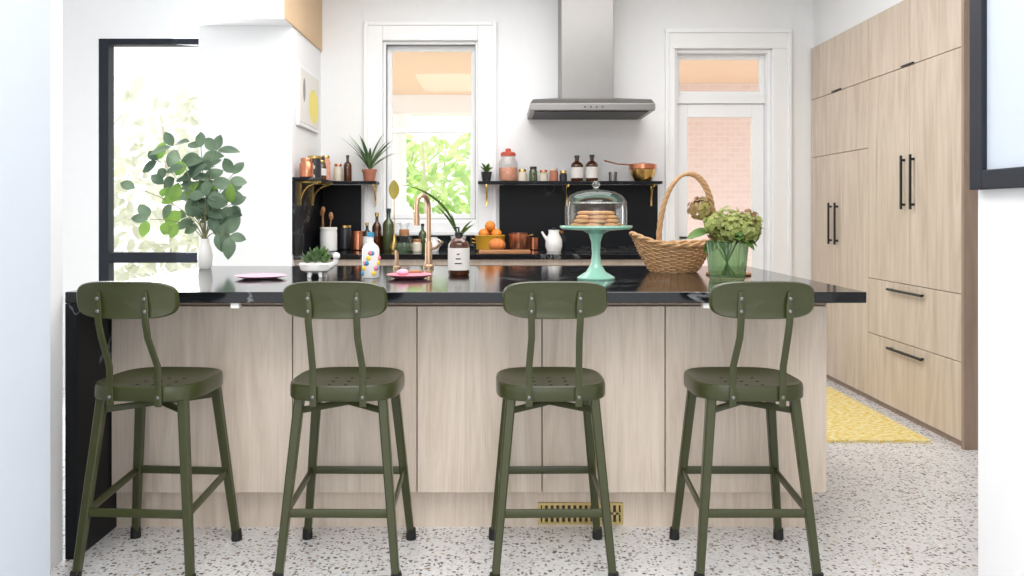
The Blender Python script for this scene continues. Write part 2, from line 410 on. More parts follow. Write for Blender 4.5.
# ------------------------------------------------------------ exterior
B('ground_outside','ground',None,-14,14,6.6,26,-.25,-.12)
B('porch_ceiling','porch',None,-1.9,4.5,6.6,10.0,2.56,2.62)
B('porch_beam','trim',None,-1.9,4.5,9.9,10.15,2.34,2.56)
c=root('porch_column',-1.2,10.02,-.12)
G().lathe([(0,0),(.14,0),(.14,.1),(.10,.14),(.095,2.3),(.12,2.36),(.14,2.46),(0,2.46)],-1.2,10.02,-.12,24).make('shaft','trim',c)
B('garden_wall_brick','brick',None,1.6,4.5,9.0,9.2,-.12,2.56)
def foliage(name,mat,bark,n,xr,yr,zr,size):
    g=G()
    for i in range(n):
        p=(R.uniform(*xr),R.uniform(*yr),R.uniform(*zr))
        dd=(R.gauss(0,1),R.gauss(0,1),R.gauss(-.3,.8)); L=R.uniform(.6,1.3)*size
        g.leaf(p,dd,(R.gauss(0,1),R.gauss(0,1),1),L,L*.55,.2,3)
    r=root(name,sum(xr)/2,sum(yr)/2,-.12)
    for k in range(6):
        x=R.uniform(*xr); y=R.uniform(*yr)
        G().tube([(x,y,-.12),(x+R.uniform(-.1,.1),y,zr[1]*.5),(x+R.uniform(-.3,.3),y,zr[1]*.95)],[.04,.03,.012],6).make('branch',bark,r)
    g.make('leaves',mat,r,nrm=False)
foliage('garden_shrub','outleaf','palebark',2300,(-2.4,.6),(11.5,14),(-.1,2.3),.20)
foliage('garden_tree','outleaf2','palebark',1300,(-7.5,-3.2),(10.5,14),(-.1,2.9),.25)

# ------------------------------------------------------------ island
isl=root('kitchen_island',-.11,3.6,0)
B('countertop','marble',isl,-1.495,1.26,2.92,4.33,.882,.92,.003)
B('waterfall_end','marble2',isl,-1.495,-1.455,2.92,4.33,0,.881,.003)
B('carcass','wooddark',isl,-1.4549,1.225,3.20,4.28,.147,.8815)
B('toe_kick','wood',isl,-1.4549,1.19,3.225,4.2,0,.1465)
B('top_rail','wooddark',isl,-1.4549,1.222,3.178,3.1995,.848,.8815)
xs=[-1.453,-.775,-.31,.157,.617,1.222]
for i in range(5):
    B('panel_%d'%(i+1),'wood',isl,xs[i]+.002,xs[i+1]-.002,3.175,3.1995,.147,.843,.0015)
g=G(); g.box(.144,.466,3.213,3.2245,.086,.094).box(.144,.466,3.213,3.2245,.014,.022).box(.144,.154,3.213,3.2245,.022,.086).box(.456,.466,3.213,3.2245,.022,.086)
for i in range(14): g.box(.16+i*.0215,.170+i*.0215,3.216,3.2245,.022,.086)
g.box(.154,.456,3.216,3.2245,.05,.058)
g.make('floor_vent_grille','brassd',isl,smooth=False)
B('vent_back','seam',isl,.154,.456,3.2235,3.2248,.022,.086)
g=G().box(-.93,-.90,2.93,2.96,.862,.8815).box(.70,.73,2.93,2.96,.862,.8815)
g.make('child_latches','white_cer',isl,smooth=False,bevel=.003)

# ------------------------------------------------------------ stools
def stool(cx, rot=0):
    cy=2.915
    s=root('bar_stool',cx,cy,0)
    zs=.618
    g=G().lathe([(0,zs-.004),(.4,zs-.004),(.7,zs),(.88,zs+.010),(.95,zs+.015),(.985,zs+.012),(1,zs+.002),(1,zs-.030),(.985,zs-.034),(.97,zs-.030),(.97,zs-.012),(0,zs-.018)],cx,cy,0,56,.184,.180,3.4)
    g.make('seat','green',s)
    g=G()
    for (dx,dy) in [(0,0),(.045,0),(-.045,0),(0,.05),(0,-.05),(.045,.05),(-.045,-.05),(.045,-.05),(-.045,.05)]:
        g.lathe([(0,0),(.0065,0),(.0065,.0012),(0,.0012)],cx+dx*1.2,cy+dy*1.2,zs-.0045,12)
    g.make('seat_holes','hole',s)
    legs=[]
    for k,(sx,sy) in enumerate([(-1,-1),(1,-1),(1,1),(-1,1)]):
        top=Vector((cx+sx*.135,cy+sy*.128,zs-.016)); bot=Vector((cx+sx*.188,cy+sy*.192,.028))
        g=G().tube([top,top.lerp(bot,.5),bot],[.0165,.015,.013],8,up=(sx*1,0,.0),p=5)
        g.make('leg_%d'%(k+1),'green',s); legs.append((top,bot))
        G().lathe([(0,0),(.018,0),(.019,.006),(.017,.04),(0,.04)],bot.x+sx*.002,bot.y+sy*.002,0,16).make('rubber_foot_%d'%(k+1),'rubber',s)
    def at(k,z):
        t,b=legs[k]; f=(t.z-z)/(t.z-b.z); return t.lerp(b,f)
    zn,zf=.222,.260
    a,b_,c_,d_=at(0,zn),at(1,zn),at(2,zf),at(3,zf)
    g=G()
    for p,q in ((a,b_),(c_,d_),(b_,c_),(d_,a)):
        g.tube([p,q],.0125,8,wh=(1.1,.45),up=(0,0,1),p=5)
    g.make('foot_rails','green',s)
    a,b_,c_,d_=[at(k,.545) for k in range(4)]
    g=G()
    for p,q in ((a,c_),(b_,d_)): g.tube([p,q],.009,8,wh=(1.2,.5),up=(0,0,1),p=5)
    g.make('cross_brace','green',s)
    vs=[];fs=[]; n=64; zc=.919; yb=2.650
    g=G()
    def pt(u,a,off):
        c,dn=math.cos(a),math.sin(a)
        x=.166*u*math.copysign(abs(c)**.55,c); z=.0595*u*math.copysign(abs(dn)**.55,dn)
        y=yb+1.15*x*x-.10*z+off
        return (cx+x,y,zc+z)
    seq=[(.001,.0),(.5,0),(.85,0),(.96,-.003),(1,.004),(1.0,.012),(.96,.016),(.93,.008),(.5,.006),(.001,.006)]
    for u,off in seq:
        for i in range(n): vs.append(pt(u,2*math.pi*i/n,off))
    for r_ in range(len(seq)-1):
        for i in range(n):
            j=(i+1)%n; fs.append((r_*n+i,r_*n+j,(r_+1)*n+j,(r_+1)*n+i))
    g.add(vs,fs); g.make('backrest','green',s)
    for k,sx in enumerate((-1,1)):
        xt=cx+sx*.076; xb=cx+sx*.080
        yy=yb+1.15*.076**2
        g=G().tube([(xt,yy-.008,.945),(xt,yy-.009,.90),(xt,yy-.004,.85),(xt-sx*.001,yy+.012,.80),(xb,cy-.190,.70),(xb,cy-.187,.64),(xb,cy-.185,.570)],
            [.006,.012,.0112,.0112,.0112,.0112,.0112],8,wh=(1,.32),up=(1,0,0),p=4)
        g.make('back_post_%d'%(k+1),'green',s)
        g=G()
        g.sphere((xt,yy-.014,.925),.0062,12,6,sy=.6); g.sphere((xt,yy-.011,.885),.0062,12,6,sy=.6); g.sphere((xb,cy-.191,.600),.0062,12,6,sy=.6)
        g.make('bolts_%d'%(k+1),'steel',s)
    s.rotation_euler=(0,0,math.radians(rot))
stool(-1.162,-4); stool(-.518,-1); stool(.170,1); stool(.828,0)

# ------------------------------------------------------------ tall cabinets (right)
def pull_v(par,y,z0,z1,i):
    g=G().box(2.300,2.312,y-.007,y+.007,z0,z1).box(2.31,2.329,y-.006,y+.006,z0+.02,z0+.034).box(2.31,2.329,y-.006,y+.006,z1-.034,z1-.02)
    g.make('handle_%d'%i,'blk',par,smooth=False,bevel=.002)
def pull_h(par,y0,y1,z,i):
    g=G().box(2.300,2.312,y0,y1,z-.007,z+.007).box(2.31,2.329,y0+.02,y0+.034,z-.006,z+.006).box(2.31,2.329,y1-.034,y1-.02,z-.006,z+.006)
    g.make('handle_%d'%i,'blk',par,smooth=False,bevel=.002)
def front(par,y0,y1,z0,z1,i):
    B('front_%d'%i,'woodc',par,2.33,2.3495,y0+.002,y1-.002,z0+.002,z1-.002,.0015)
t=root('pantry_cabinet',2.67,4.84,0)
B('carcass','wooddark',t,2.35,2.99,4.29,5.38,.0,2.42)
B('end_panel','wooddark',t,2.328,2.99,4.265,4.2898,0,2.42,.001)
front(t,4.29,4.835,2.03,2.42,1); front(t,4.835,5.38,2.03,2.42,2)
front(t,4.29,4.835,.78,2.03,3); front(t,4.835,5.38,.78,2.03,4)
front(t,4.29,5.38,.435,.78,5); front(t,4.29,5.38,.035,.435,6)
pull_v(t,4.78,1.21,1.52,1); pull_v(t,4.89,1.21,1.52,2)
pull_h(t,4.65,5.07,.735,3); pull_h(t,4.65,5.07,.385,4)
B('edge_pull','blk',t,2.318,2.3295,4.78,4.92,2.032,2.04)
t=root('tall_cabinet',2.67,5.9,0)
B('carcass','wooddark',t,2.35,2.99,5.381,YB-.001,0,2.42)
front(t,5.381,YB-.01,2.03,2.42,1); front(t,5.381,YB-.01,1.60,2.03,2)
front(t,5.381,5.90,.035,1.60,3); front(t,5.90,YB-.01,.035,1.60,4)
pull_v(t,5.86,.97,1.26,1); pull_v(t,5.97,.97,1.26,2)
B('edge_pull','blk',t,2.318,2.3295,5.80,5.95,2.032,2.04)

# ------------------------------------------------------------ back run
b=root('base_cabinet',-.05,6.0,0)
B('countertop','marble',b,-1.345,1.18,5.53,YB-.001,.885,.92,.003)
B('carcass','wooddark',b,-1.345,1.17,5.59,YB-.001,.1,.884)
B('toe_kick','seam',b,-1.345,1.16,5.65,YB-.001,0,.099)
xx=[-1.345,-.92,-.35,.2,.68,1.17]
for i in range(5): B('front_%d'%(i+1),'wood',b,xx[i]+.002,xx[i+1]-.002,5.57,5.5895,.105,.83,.0015)
B('finger_rail','wood',b,-1.345,1.17,5.578,5.5895,.845,.884)
g=G()
g.box(-1.345,-1.04,YB-.02,YB-.001,.9205,1.398).box(-1.04,-.005,YB-.02,YB-.001,.9205,1.015).box(-.005,1.18,YB-.02,YB-.001,.9205,1.398)
g.box(-1.345,-1.326,5.5,YB-.02,.9205,1.398)
g.make('backsplash','marble2',b,smooth=False)
o=root('gas_cooktop',.78,5.96,.9205)
B('plate','blk',o,.52,1.04,5.72,6.2,.9205,.928,.002)
g=G()
for qx in (.65,.91):
    for qy in (5.84,6.08):
        for a in range(4):
            an=a*math.pi/2+.785
            g.tube([(qx+.02*math.cos(an),qy+.02*math.sin(an),.945),(qx+.09*math.cos(an),qy+.09*math.sin(an),.945),(qx+.095*math.cos(an),qy+.095*math.sin(an),.928)],.005,6)
        g.lathe([(0,.928),(.03,.928),(.03,.938),(0,.940)],qx,qy,0,16)
g.make('grates','blk',o)
def bracket(par,x,y,dx,dy,i):
    g=G()
    g.box(min(x,x+.13*dx)-.006,max(x,x+.13*dx)+.006,min(y,y+.13*dy)-.006,max(y,y+.13*dy)+.006,1.388,1.399)
    g.box(x-.006,x+.006,y-.006,y+.006,1.24,1.388)
    pts=[]
    for k in range(11):
        a=math.pi/2*k/10; r=.115
        pts.append((x+dx*r*(1-math.cos(a)),y+dy*r*(1-math.cos(a)),1.26+ .125*math.sin(a)))
    g.tube(pts,.006,8)
    g.make('bracket_%d'%i,'brass',par,smooth=False)
s=root('wall_shelf',-1.2,6.2,1.4)
g=G().box(-1.345,-.90,6.17,YB-.036,1.40,1.42).box(-1.345,-1.2,5.5,6.17,1.40,1.42)
g.make('board','marble2',s,smooth=False,bevel=.002)
bracket(s,-1.319,5.62,1,0,1); bracket(s,-.93,YB-.03,0,-1,2); bracket(s,-1.319,6.0,1,0,3)
s=root('wall_shelf',.55,6.2,1.4)
B('board','marble2',s,-.16,1.18,6.17,YB-.036,1.40,1.42,.002)
bracket(s,-.1,YB-.028,0,-1,1); bracket(s,.5,YB-.028,0,-1,2); bracket(s,1.13,YB-.028,0,-1,3)

h=root('range_hood',.62,6.1,1.88)
B('chimney','steel',h,.435,.805,6.02,YB-.001,2.0,CZ-.001,.003)
g=G()
z0=1.89;zb=1.935;zt=2.0
g.add([(.205,5.80,z0),(1.06,5.80,z0),(1.06,YB-.001,z0),(.205,YB-.001,z0),(.205,5.80,zb),(1.06,5.80,zb),(1.06,YB-.001,zb),(.205,YB-.001,zb),
 (.225,5.83,1.968),(1.04,5.83,1.968),(1.04,YB-.001,1.968),(.225,YB-.001,1.968),(.40,6.0,zt),(.84,6.0,zt),(.84,YB-.001,zt),(.40,YB-.001,zt)],
 [(0,3,2,1),(0,1,5,4),(1,2,6,5),(2,3,7,6),(3,0,4,7),(4,5,9,8),(5,6,10,9),(6,7,11,10),(7,4,8,11),(8,9,13,12),(9,10,14,13),(10,11,15,14),(11,8,12,15),(12,13,14,15)])
g.make('canopy','steel',h,smooth=False,bevel=.003)
B('filters','steeld',h,.24,1.02,5.85,6.34,1.884,1.8899)
g=G()
for i in range(4): g.lathe([(0,0),(.006,0),(.006,.004),(0,.004)],.58+i*.04,6.0,0,10)
gv=[Vector((v.x,5.797-(v.z),1.912+(v.y-6.0))) for v in g.v]; g.v=gv
g.make('buttons','blk',h)

p=root('framed_picture',-1.33,5.9,1.77)
g=G()
g.box(-1.345,-1.325,5.60,6.24,1.77,2.18); g.make('frame','trim',p,smooth=False,bevel=.004)
B('paper','label',p,-1.3255,-1.322,5.625,6.215,1.795,2.155)
g=G(); n=40
g.add([(-1.3215,6.03+.15*math.cos(2*math.pi*i/n),1.94+.12*math.sin(2*math.pi*i/n)) for i in range(n)],[tuple(range(n))]); g.make('print_sun','yelpale',p)
g=G(); g.add([(-1.321,5.74+.035*math.cos(2*math.pi*i/n),2.02+.08*math.sin(2*math.pi*i/n)) for i in range(n)],[tuple(range(n))]); g.make('print_stroke','greyink',p)
p=root('wall_mirror',1.34,2.1,1.25)
g=G()
g.box(1.32,1.3495,2.33,2.392,1.257,2.5).box(1.32,1.3495,1.75,1.81,1.257,2.5).box(1.32,1.3495,1.81,2.33,1.257,1.31).box(1.32,1.3495,1.81,2.33,2.45,2.5)
g.make('frame','frameblk',p,smooth=False,bevel=.003)
B('panel','greyblue',p,1.335,1.3495,1.81,2.33,1.31,2.45)

r=root('yellow_rug',1.83,5.08,0)
B('weave','rug',r,1.42,2.24,4.42,5.75,.0005,.010,.003)
g=G()
for i in range(60):
    x=1.43+i*.0136
    g.tube([(x,4.42,.006),(x+R.uniform(-.004,.004),4.385,.003)],.0022,5)
    g.tube([(x,5.75,.006),(x+R.uniform(-.004,.004),5.785,.003)],.0022,5)
g.make('fringe','rug',r)

# ------------------------------------------------------------ small things
IZ=.9205
def jar(name,x,y,z,rad,h,mat,lid=None,lidh=.015,neck=.8,label=None):
    j=root(name,x,y,z)
    G().lathe([(0,0),(rad*.9,0),(rad,rad*.12),(rad,h*.82),(rad*neck,h*.93),(rad*neck,h),(0,h)],x,y,z,24).make('body',mat,j)
    if lid: G().lathe([(0,h),(rad*neck*1.06,h),(rad*neck*1.06,h+lidh),(rad*neck,h+lidh+.003),(0,h+lidh+.003)],x,y,z,24).make('lid',lid,j)
    if label: G().lathe([(rad+.0006,h*.25),(rad+.0012,h*.25),(rad+.0012,h*.65),(rad+.0006,h*.65)],x,y,z,24).make('label',label,j)
    return j
def bottle(name,x,y,z,rad,h,mat,cap='navy',label=None,sh=.6):
    j=root(name,x,y,z)
    G().lathe([(0,0),(rad*.92,0),(rad,.006),(rad,h*sh),(rad*.85,h*(sh+.07)),(rad*.35,h*(sh+.16)),(rad*.32,h*.92),(0,h*.92)],x,y,z,28).make('body',mat,j)
    if cap: G().lathe([(0,h*.90),(rad*.4,h*.90),(rad*.4,h),(0,h)],x,y,z,20).make('cap',cap,j)
    if label: G().lathe([(rad+.0005,h*.12),(rad+.0015,h*.12),(rad+.0015,h*(sh-.08)),(rad+.0005,h*(sh-.08))],x,y,z,28).make('label',label,j)
    return j

cx,cy=.394,3.49
c=root('cake_stand',cx,cy,IZ)
G().lathe([(0,0),(.076,0),(.078,.006),(.066,.014),(.040,.03),(.022,.06),(.017,.10),(.019,.15),(.030,.185),(.055,.198),(.140,.204),(.148,.212),(.148,.219),(.142,.219),(.138,.212),(0,.211)],cx,cy,IZ,48).make('pedestal','jade',c)
zz=IZ+.212
G().lathe([(.127,0),(.128,.07),(.124,.105),(.108,.130),(.075,.146),(.03,.153),(.012,.155),(.010,.160),(.016,.168),(.018,.176),(.012,.184),(0,.186)],cx,cy,zz,48).make('glass_dome','glass',c)
g=G().lathe([(.127,0),(.131,.002),(.131,.006),(.127,.008)],cx,cy,zz,48); g.lathe([(.125,.10),(.1275,.102),(.125,.104)],cx,cy,zz,48); g.sphere((cx,cy,zz+.176),.016,16,8); g.make('dome_rim','glass',c)
g=G()
for lay in range(4):
    n=7-lay
    for i in range(n):
        a=2*math.pi*i/n+lay*.5; rr=.074-lay*.011
        g.lathe([(0,0),(.030,0),(.036,.006),(.034,.012),(.02,.016),(0,.017)],cx+rr*math.cos(a),cy+rr*math.sin(a),zz+.001+lay*.0165,16)
g.make('cookies','cookie',c)

# wicker basket
bx,by=.795,3.90
k=root('wicker_basket',bx,by,IZ)
g=G()
def bask(t,a,ext=0):
    rx=.105+.07*t**.8; ry=.085+.06*t**.8
    c,d_=math.cos(a),math.sin(a)
    lift=.045*max(0,-c)**2*t + .01*max(0,c)**2*t
    x=bx+(rx+ext)*c-(.012*t*max(0,-c))
    y=by+(ry+ext)*d_
    return (x,y,IZ+.006+.115*t+lift)
for i in range(15):
    t=i/14
    pts=[bask(t,2*math.pi*j/56, .004*(1 if (j//2+i)%2 else -1)) for j in range(56)]
    g.tube(pts,.0044,6,closed=True)
for j in range(28):
    a=2*math.pi*j/28
    g.tube([bask(t/6,a) for t in range(7)],.0035,6)
for ph in (0,math.pi):
    pts=[]
    for j in range(112):
        q=Vector(bask(1.05,2*math.pi*j/112)); tw=j*.56+ph
        pts.append(q+Vector((.006*math.cos(tw)*math.cos(2*math.pi*j/112),.006*math.cos(tw)*math.sin(2*math.pi*j/112),.006*math.sin(tw))))
    g.tube(pts,.0075,6,closed=True)
g.make('woven_body','wicker',k)
G().lathe([(0,0),(.105,0),(.105,.008),(0,.008)],bx,by,IZ,32,1,.85).make('base','wicker',k)
g=G()
for ph in (0,2.1,4.2):
    pts=[]
    for i in range(81):
        a=math.pi*i/80
        x=.855-.128*math.cos(a)+.012*math.sin(a); z=IZ+.10+.35*math.sin(a)**.8
        tw=i*.7+ph
        pts.append((x+.007*math.cos(tw),by+.007*math.sin(tw),z+.004*math.cos(tw)))
    g.tube(pts,.0075,8)
g.make('handle','wicker',k)

# flower vase
vx,vy=.919,3.44
v=root('hydrangea_vase',vx,vy,IZ)
fl=lambda a:1+.025*math.cos(16*a)
G().lathe([(0,.0),(.066,.0),(.070,.006),(.078,.09),(.084,.152),(.088,.156),(.084,.158),(.074,.09),(.066,.012),(0,.010)],vx,vy,IZ,96,fn=fl).make('ribbed_glass','gglass',v)
g=G(); gp=G(); st=G(); lf=G()
heads=[(-.105,.01,.285,.050,gp),(-.055,-.03,.225,.046,g),(.03,-.04,.215,.056,g),(.085,0,.215,.058,g),(-.005,-.06,.195,.048,g),(.02,.05,.235,.06,g),(.10,.06,.235,.048,gp),(-.02,.03,.20,.05,gp),(.065,-.06,.195,.045,g)]
for hx,hy,hz,hr,gg in heads:
    c0=Vector((vx+hx,vy+hy,IZ+hz))
    st.tube([(vx-hx*.3,vy-hy*.3,IZ+.015),(vx+hx*.4,vy+hy*.4,IZ+.14),c0],.003,6)
    for i in range(120):
        dd=Vector((R.gauss(0,1),R.gauss(0,1),R.gauss(0.1,.8))).normalized()
        pc=c0+dd*hr*R.uniform(.72,1.08)
        u=dd.cross(Vector((.3,.2,1))).normalized(); w_=dd.cross(u)
        a0=R.random()*3
        for q in range(4):
            a=a0+q*math.pi/2
            gg.leaf(pc,u*math.cos(a)+w_*math.sin(a)+dd*.3,dd,.013,.012,.1,2)
for i in range(12):
    a=R.random()*6.28; z=R.uniform(.15,.22)
    lf.leaf((vx+.05*math.cos(a),vy+.05*math.sin(a),IZ+z),(math.cos(a),math.sin(a),R.uniform(-.2,.5)),(0,0,1),R.uniform(.07,.1),.05,.4)
lf.leaf((vx-.07,vy-.02,IZ+.2),(-1,0,-.1),(0,-.6,1),.10,.06,.3)
g.make('green_blooms','hyd1',v,nrm=False); gp.make('blush_blooms','hyd2',v,nrm=False); st.make('stems','lf',v); lf.make('leaves','lf',v,nrm=False)
c=root('wooden_trivet',1.0,3.72,IZ)
G().lathe([(0,0),(.085,0),(.09,.004),(.085,.01),(0,.01)],1.0,3.72,IZ,32,1.1,1).make('disc','board',c)

j=bottle('amber_soap_bottle',-.18,3.71,IZ,.046,.185,'amber',cap='blk',label='label',sh=.72)
g=G().tube([(-.18,3.71,IZ+.18),(-.18,3.71,IZ+.205),(-.205,3.70,IZ+.208)],.005,8); g.make('pump','blk',j)
g=G(); 
for q in range(3):
    a0,a1=-1.9+.1*q,-1.25-.1*q
    vs=[];fs=[]
    for i in range(9):
        a=a0+(a1-a0)*i/8
        for zz_ in (.050+q*.02,.055+q*.02): vs.append((-.18+.0485*math.cos(a),3.71+.0485*math.sin(a),IZ+zz_))
    for i in range(8): fs.append((2*i,2*i+2,2*i+3,2*i+1))
    g.add(vs,fs)
g.make('label_text','ink',j)

# faucet
fx=-.35
f=root('kitchen_faucet',fx,4.17,IZ)
G().lathe([(0,0),(.026,0),(.026,.012),(.018,.018),(.017,.12),(.014,.13),(0,.13)],fx,4.17,IZ,24).make('base','champagne',f)
pts=[(fx,4.17,IZ+.12),(fx,4.17,IZ+.22),(fx,4.17,IZ+.30)]
for i in range(1,13):
    a=math.pi*i/12; rr=.055
    pts.append((fx-.45*rr*(1-math.cos(a)),4.17-.89*rr*(1-math.cos(a)),IZ+.30+rr*math.sin(a)))
e=pts[-1]; pts+= [(e[0],e[1],e[2]-.05)]
G().tube(pts,.0115,12).make('gooseneck','champagne',f)
G().tube([(e[0],e[1],e[2]-.04),(e[0],e[1],e[2]-.09)],.015,12).make('spray_head','champagne',f)
G().tube([(fx,4.17,IZ+.09),(fx+.038,4.15,IZ+.10),(fx+.07,4.13,IZ+.13)],.007,10).make('lever','champagne',f)
f=root('soap_dispenser',-.50,4.12,IZ)
G().lathe([(0,0),(.018,0),(.018,.01),(.009,.015),(.009,.08),(0,.08)],-.50,4.12,IZ,16).make('post','champagne',f)
G().tube([(-.50,4.12,IZ+.08),(-.50,4.08,IZ+.085)],.006,8).make('spout','champagne',f)

j=bottle('printed_dish_soap_bottle',-.54,3.55,IZ,.036,.19,'white_cer',cap='blue',sh=.62)
g=G();g2=G();g3=G()
for gg,n0 in ((g,0),(g2,1),(g3,2)):
    for i in range(4):
        a=-1.57+(-.9+.6*i)+n0*.2; z=IZ+.02+((i*2+n0)%5)*.021
        gg.sphere((-.54+.0345*math.cos(a),3.55+.0345*math.sin(a),z),.0105,10,6,sy=.6)
g.make('print_blue','blue',j); g2.make('print_yellow','yel2',j); g3.make('print_rose','pinkhot',j)

def dish(name,x,y,rad,mat,h=.012):
    d_=root(name,x,y,IZ)
    G().lathe([(0,0),(rad*.6,0),(rad*.75,h*.3),(rad,h),(rad*.97,h*1.15),(rad*.72,h*.55),(0,h*.35)],x,y,IZ,40).make('body',mat,d_); return d_
dish('pink_plate',-.99,3.52,.105,'pink')
dish('pink_soap_dish',-.375,3.52,.095,'pinkhot',.016)
d_=root('scrub_brush',-.40,3.50,IZ+.012)
G().sphere((-.40,3.50,IZ+.026),.026,16,8,sz=.55).make('head','pink',d_)
G().tube([(-.38,3.50,IZ+.028),(-.32,3.49,IZ+.030)],.006,8).make('handle','board',d_)

px,py=-.775,3.58
d_=root('succulent_planter',px,py,IZ)
g=G().lathe([(0,.018),(.035,.018),(.055,.03),(.062,.055),(.058,.062),(.052,.055),(0,.05)],px,py,IZ,32,1.15,.8)
for a in (.6,2.5,4.2,5.3): g.tube([(px+.035*math.cos(a),py+.025*math.sin(a),IZ+.03),(px+.045*math.cos(a),py+.03*math.sin(a),IZ)],[.01,.007],8)
g.tube([(px+.06,py-.01,IZ+.045),(px+.085,py-.02,IZ+.06),(px+.09,py-.02,IZ+.085)],[.014,.012,.010],10); g.sphere((px+.09,py-.022,IZ+.09),.016)
g.make('animal_pot','white_cer',d_)
g=G()
for cc in ((-.035,0,.06),(0,-.01,.065),(.035,.005,.06),(-.01,.02,.08),(.02,.02,.085)):
    for i in range(14):
        a=i*2.4; el=.3+i*.1
        g.leaf((px+cc[0],py+cc[1],IZ+cc[2]-.004),(math.cos(a),math.sin(a),el),(0,0,1),.055,.018,-.2,3)
g.make('succulents','aloe',d_,nrm=False)

# leafy branches in vase
ex,ey=-1.43,4.12
v=root('leafy_branches_in_vase',ex,ey,IZ)
G().lathe([(0,0),(.026,0),(.032,.01),(.036,.06),(.030,.10),(.020,.13),(.021,.145),(.017,.145),(.015,.12),(0,.11)],ex,ey,IZ,32).make('vase','white_cer',v)
st=G(); lf=G(); lf2=G()
ends=[(-.33,-.02,.42),(-.26,.08,.56),(-.14,-.04,.62),(-.03,.03,.62),(.06,-.02,.60),(.12,.05,.49),(.12,.02,.34),(-.20,.0,.44),(-.25,-.06,.27),(-.07,.05,.50),(-.11,.05,.28),(.02,-.05,.38),(.08,.0,.24),(.13,-.03,.19)]
for (dx,dy,dz) in ends:
    p0=Vector((ex,ey,IZ+.12)); p3=Vector((ex+dx,ey+dy,IZ+dz)); p1=p0+Vector((dx*.15,dy*.2,dz*.45))
    pts=[]
    for i in range(9):
        t_=i/8; pts.append(p0*(1-t_)**2+p1*2*t_*(1-t_)+p3*t_*t_+Vector((0,0,-.03*t_*t_)))
    st.tube(pts,[.003-.0002*i for i in range(9)],6)
    for i in range(4,9):
        for sgn in (-1,1):
            if R.random()<.38: continue
            tdir=(pts[i]-pts[i-1]).normalized()
            side=tdir.cross(Vector((R.uniform(-.4,.4),-1,R.uniform(-.3,.3)))).normalized()*sgn
            dd=side+tdir*.5+Vector((0,R.uniform(-.4,.4),R.uniform(-.6,.1)))
            L=R.uniform(.07,.11)
            tgt = lf2 if R.random()<(.4 if dx<-.2 else .05) else lf
            tgt.leaf(pts[i]+dd.normalized()*.008,dd,(R.uniform(-.7,.7),-1,R.uniform(-.3,1.4)),L,L*.64,R.uniform(.0,.4),7,fold=.12,tip=.9)
    lf.leaf(pts[-1],(pts[-1]-pts[-2])+Vector((0,0,.005)),(0,-1,.4),.08,.05,.2,6)
st.make('branches','stem',v); lf.make('leaves','euc',v,nrm=False); lf2.make('young_leaves','euc2',v,nrm=False)

# back counter objects
CZ_=.9205
jar('white_canister',-1.20,5.95,CZ_,.06,.15,'white_cer','white_cer',neck=.95)
jar('copper_canister',-1.02,6.12,CZ_,.05,.12,'copper','copper',neck=.95)
jar('dark_canister',-1.14,6.24,CZ_,.05,.16,'navy','brass',neck=.9)
bottle('olive_oil_bottle',-.80,6.1,CZ_,.042,.30,'olivebottle')
bottle('vinegar_bottle',-.89,6.15,CZ_,.035,.27,'amber','brass')
bottle('syrup_bottle',-.93,5.95,CZ_,.03,.20,'navy','brass',label='label')
bottle('small_oil_bottle',-.56,6.15,CZ_,.03,.19,'olivebottle','blk')
jar('salt_jar',-.57,5.85,CZ_,.03,.07,'cream','board')
jar('copper_tumbler',-.28,5.88,CZ_,.03,.08,'copper',None,neck=1)
o=root('utensil_crock',-1.26,6.12,CZ_)
G().lathe([(0,0),(.045,0),(.05,.01),(.05,.14),(.045,.14),(.042,.02),(0,.015)],-1.26,6.12,CZ_,28).make('crock','navy',o)
g=G()
for q in ((-.02,.0,.27,.0),(.02,.01,.25,.02),(0,-.02,.29,-.01),(.01,.02,.24,.03)):
    x_,y_=-1.26+q[0],6.12+q[1]
    g.tube([(x_,y_,CZ_+.02),(x_+q[3],y_,CZ_+q[2]-.03)],.004,6); g.sphere((x_+q[3],y_,CZ_+q[2]),.016,10,6,sy=.3,sz=1.6)
g.make('spoons','board',o)
o=root('leaf_in_bud_vase',-.74,5.95,CZ_)
G().lathe([(0,0),(.03,0),(.036,.03),(.015,.08),(.012,.12),(0,.12)],-.74,5.95,CZ_,20).make('vase','brass',o)
G().tube([(-.74,5.95,CZ_+.11),(-.742,5.95,CZ_+.38)],.003,6).make('stem','brass',o)
G().leaf((-.742,5.95,CZ_+.36),(0,0,1),(0,-1,0),.14,.075,0,8).make('leaf','goldleaf',o,nrm=False)
o=root('glass_carafe',-.66,5.85,CZ_)
G().lathe([(0,0),(.06,0),(.07,.02),(.066,.07),(.03,.13),(.026,.17),(.04,.20)],-.66,5.85,CZ_,28).make('body','glass',o)
G().lathe([(0,.002),(.056,.002),(.065,.02),(.063,.06),(0,.06)],-.66,5.85,CZ_,28).make('drink','gglass',o)
G().lathe([(.031,.11),(.034,.125),(.034,.15),(.031,.155)],-.66,5.85,CZ_,28).make('collar','board',o)
def jug(name,x,y,z,rad,h,mat,handle='white_cer',side=1):
    o=root(name,x,y,z)
    G().lathe([(0,0),(rad*.8,0),(rad,h*.25),(rad*.95,h*.55),(rad*.6,h*.85),(rad*.65,h),(rad*.58,h),(rad*.5,h*.85),(0,h*.8)],x,y,z,28).make('body',mat,o)
    pts=[(x+side*(rad*.6+rad*.75*math.sin(math.pi*i/8)),y,z+h*(.88-.6*i/8)) for i in range(9)]
    G().tube(pts,.006,8).make('handle',handle,o)
    G().tube([(x-side*rad*.8,y,z+h*.55),(x-side*rad*1.25,y,z+h*.8),(x-side*rad*1.4,y,z+h*.92)],[.013,.009,.007],8).make('spout',mat,o)
    return o
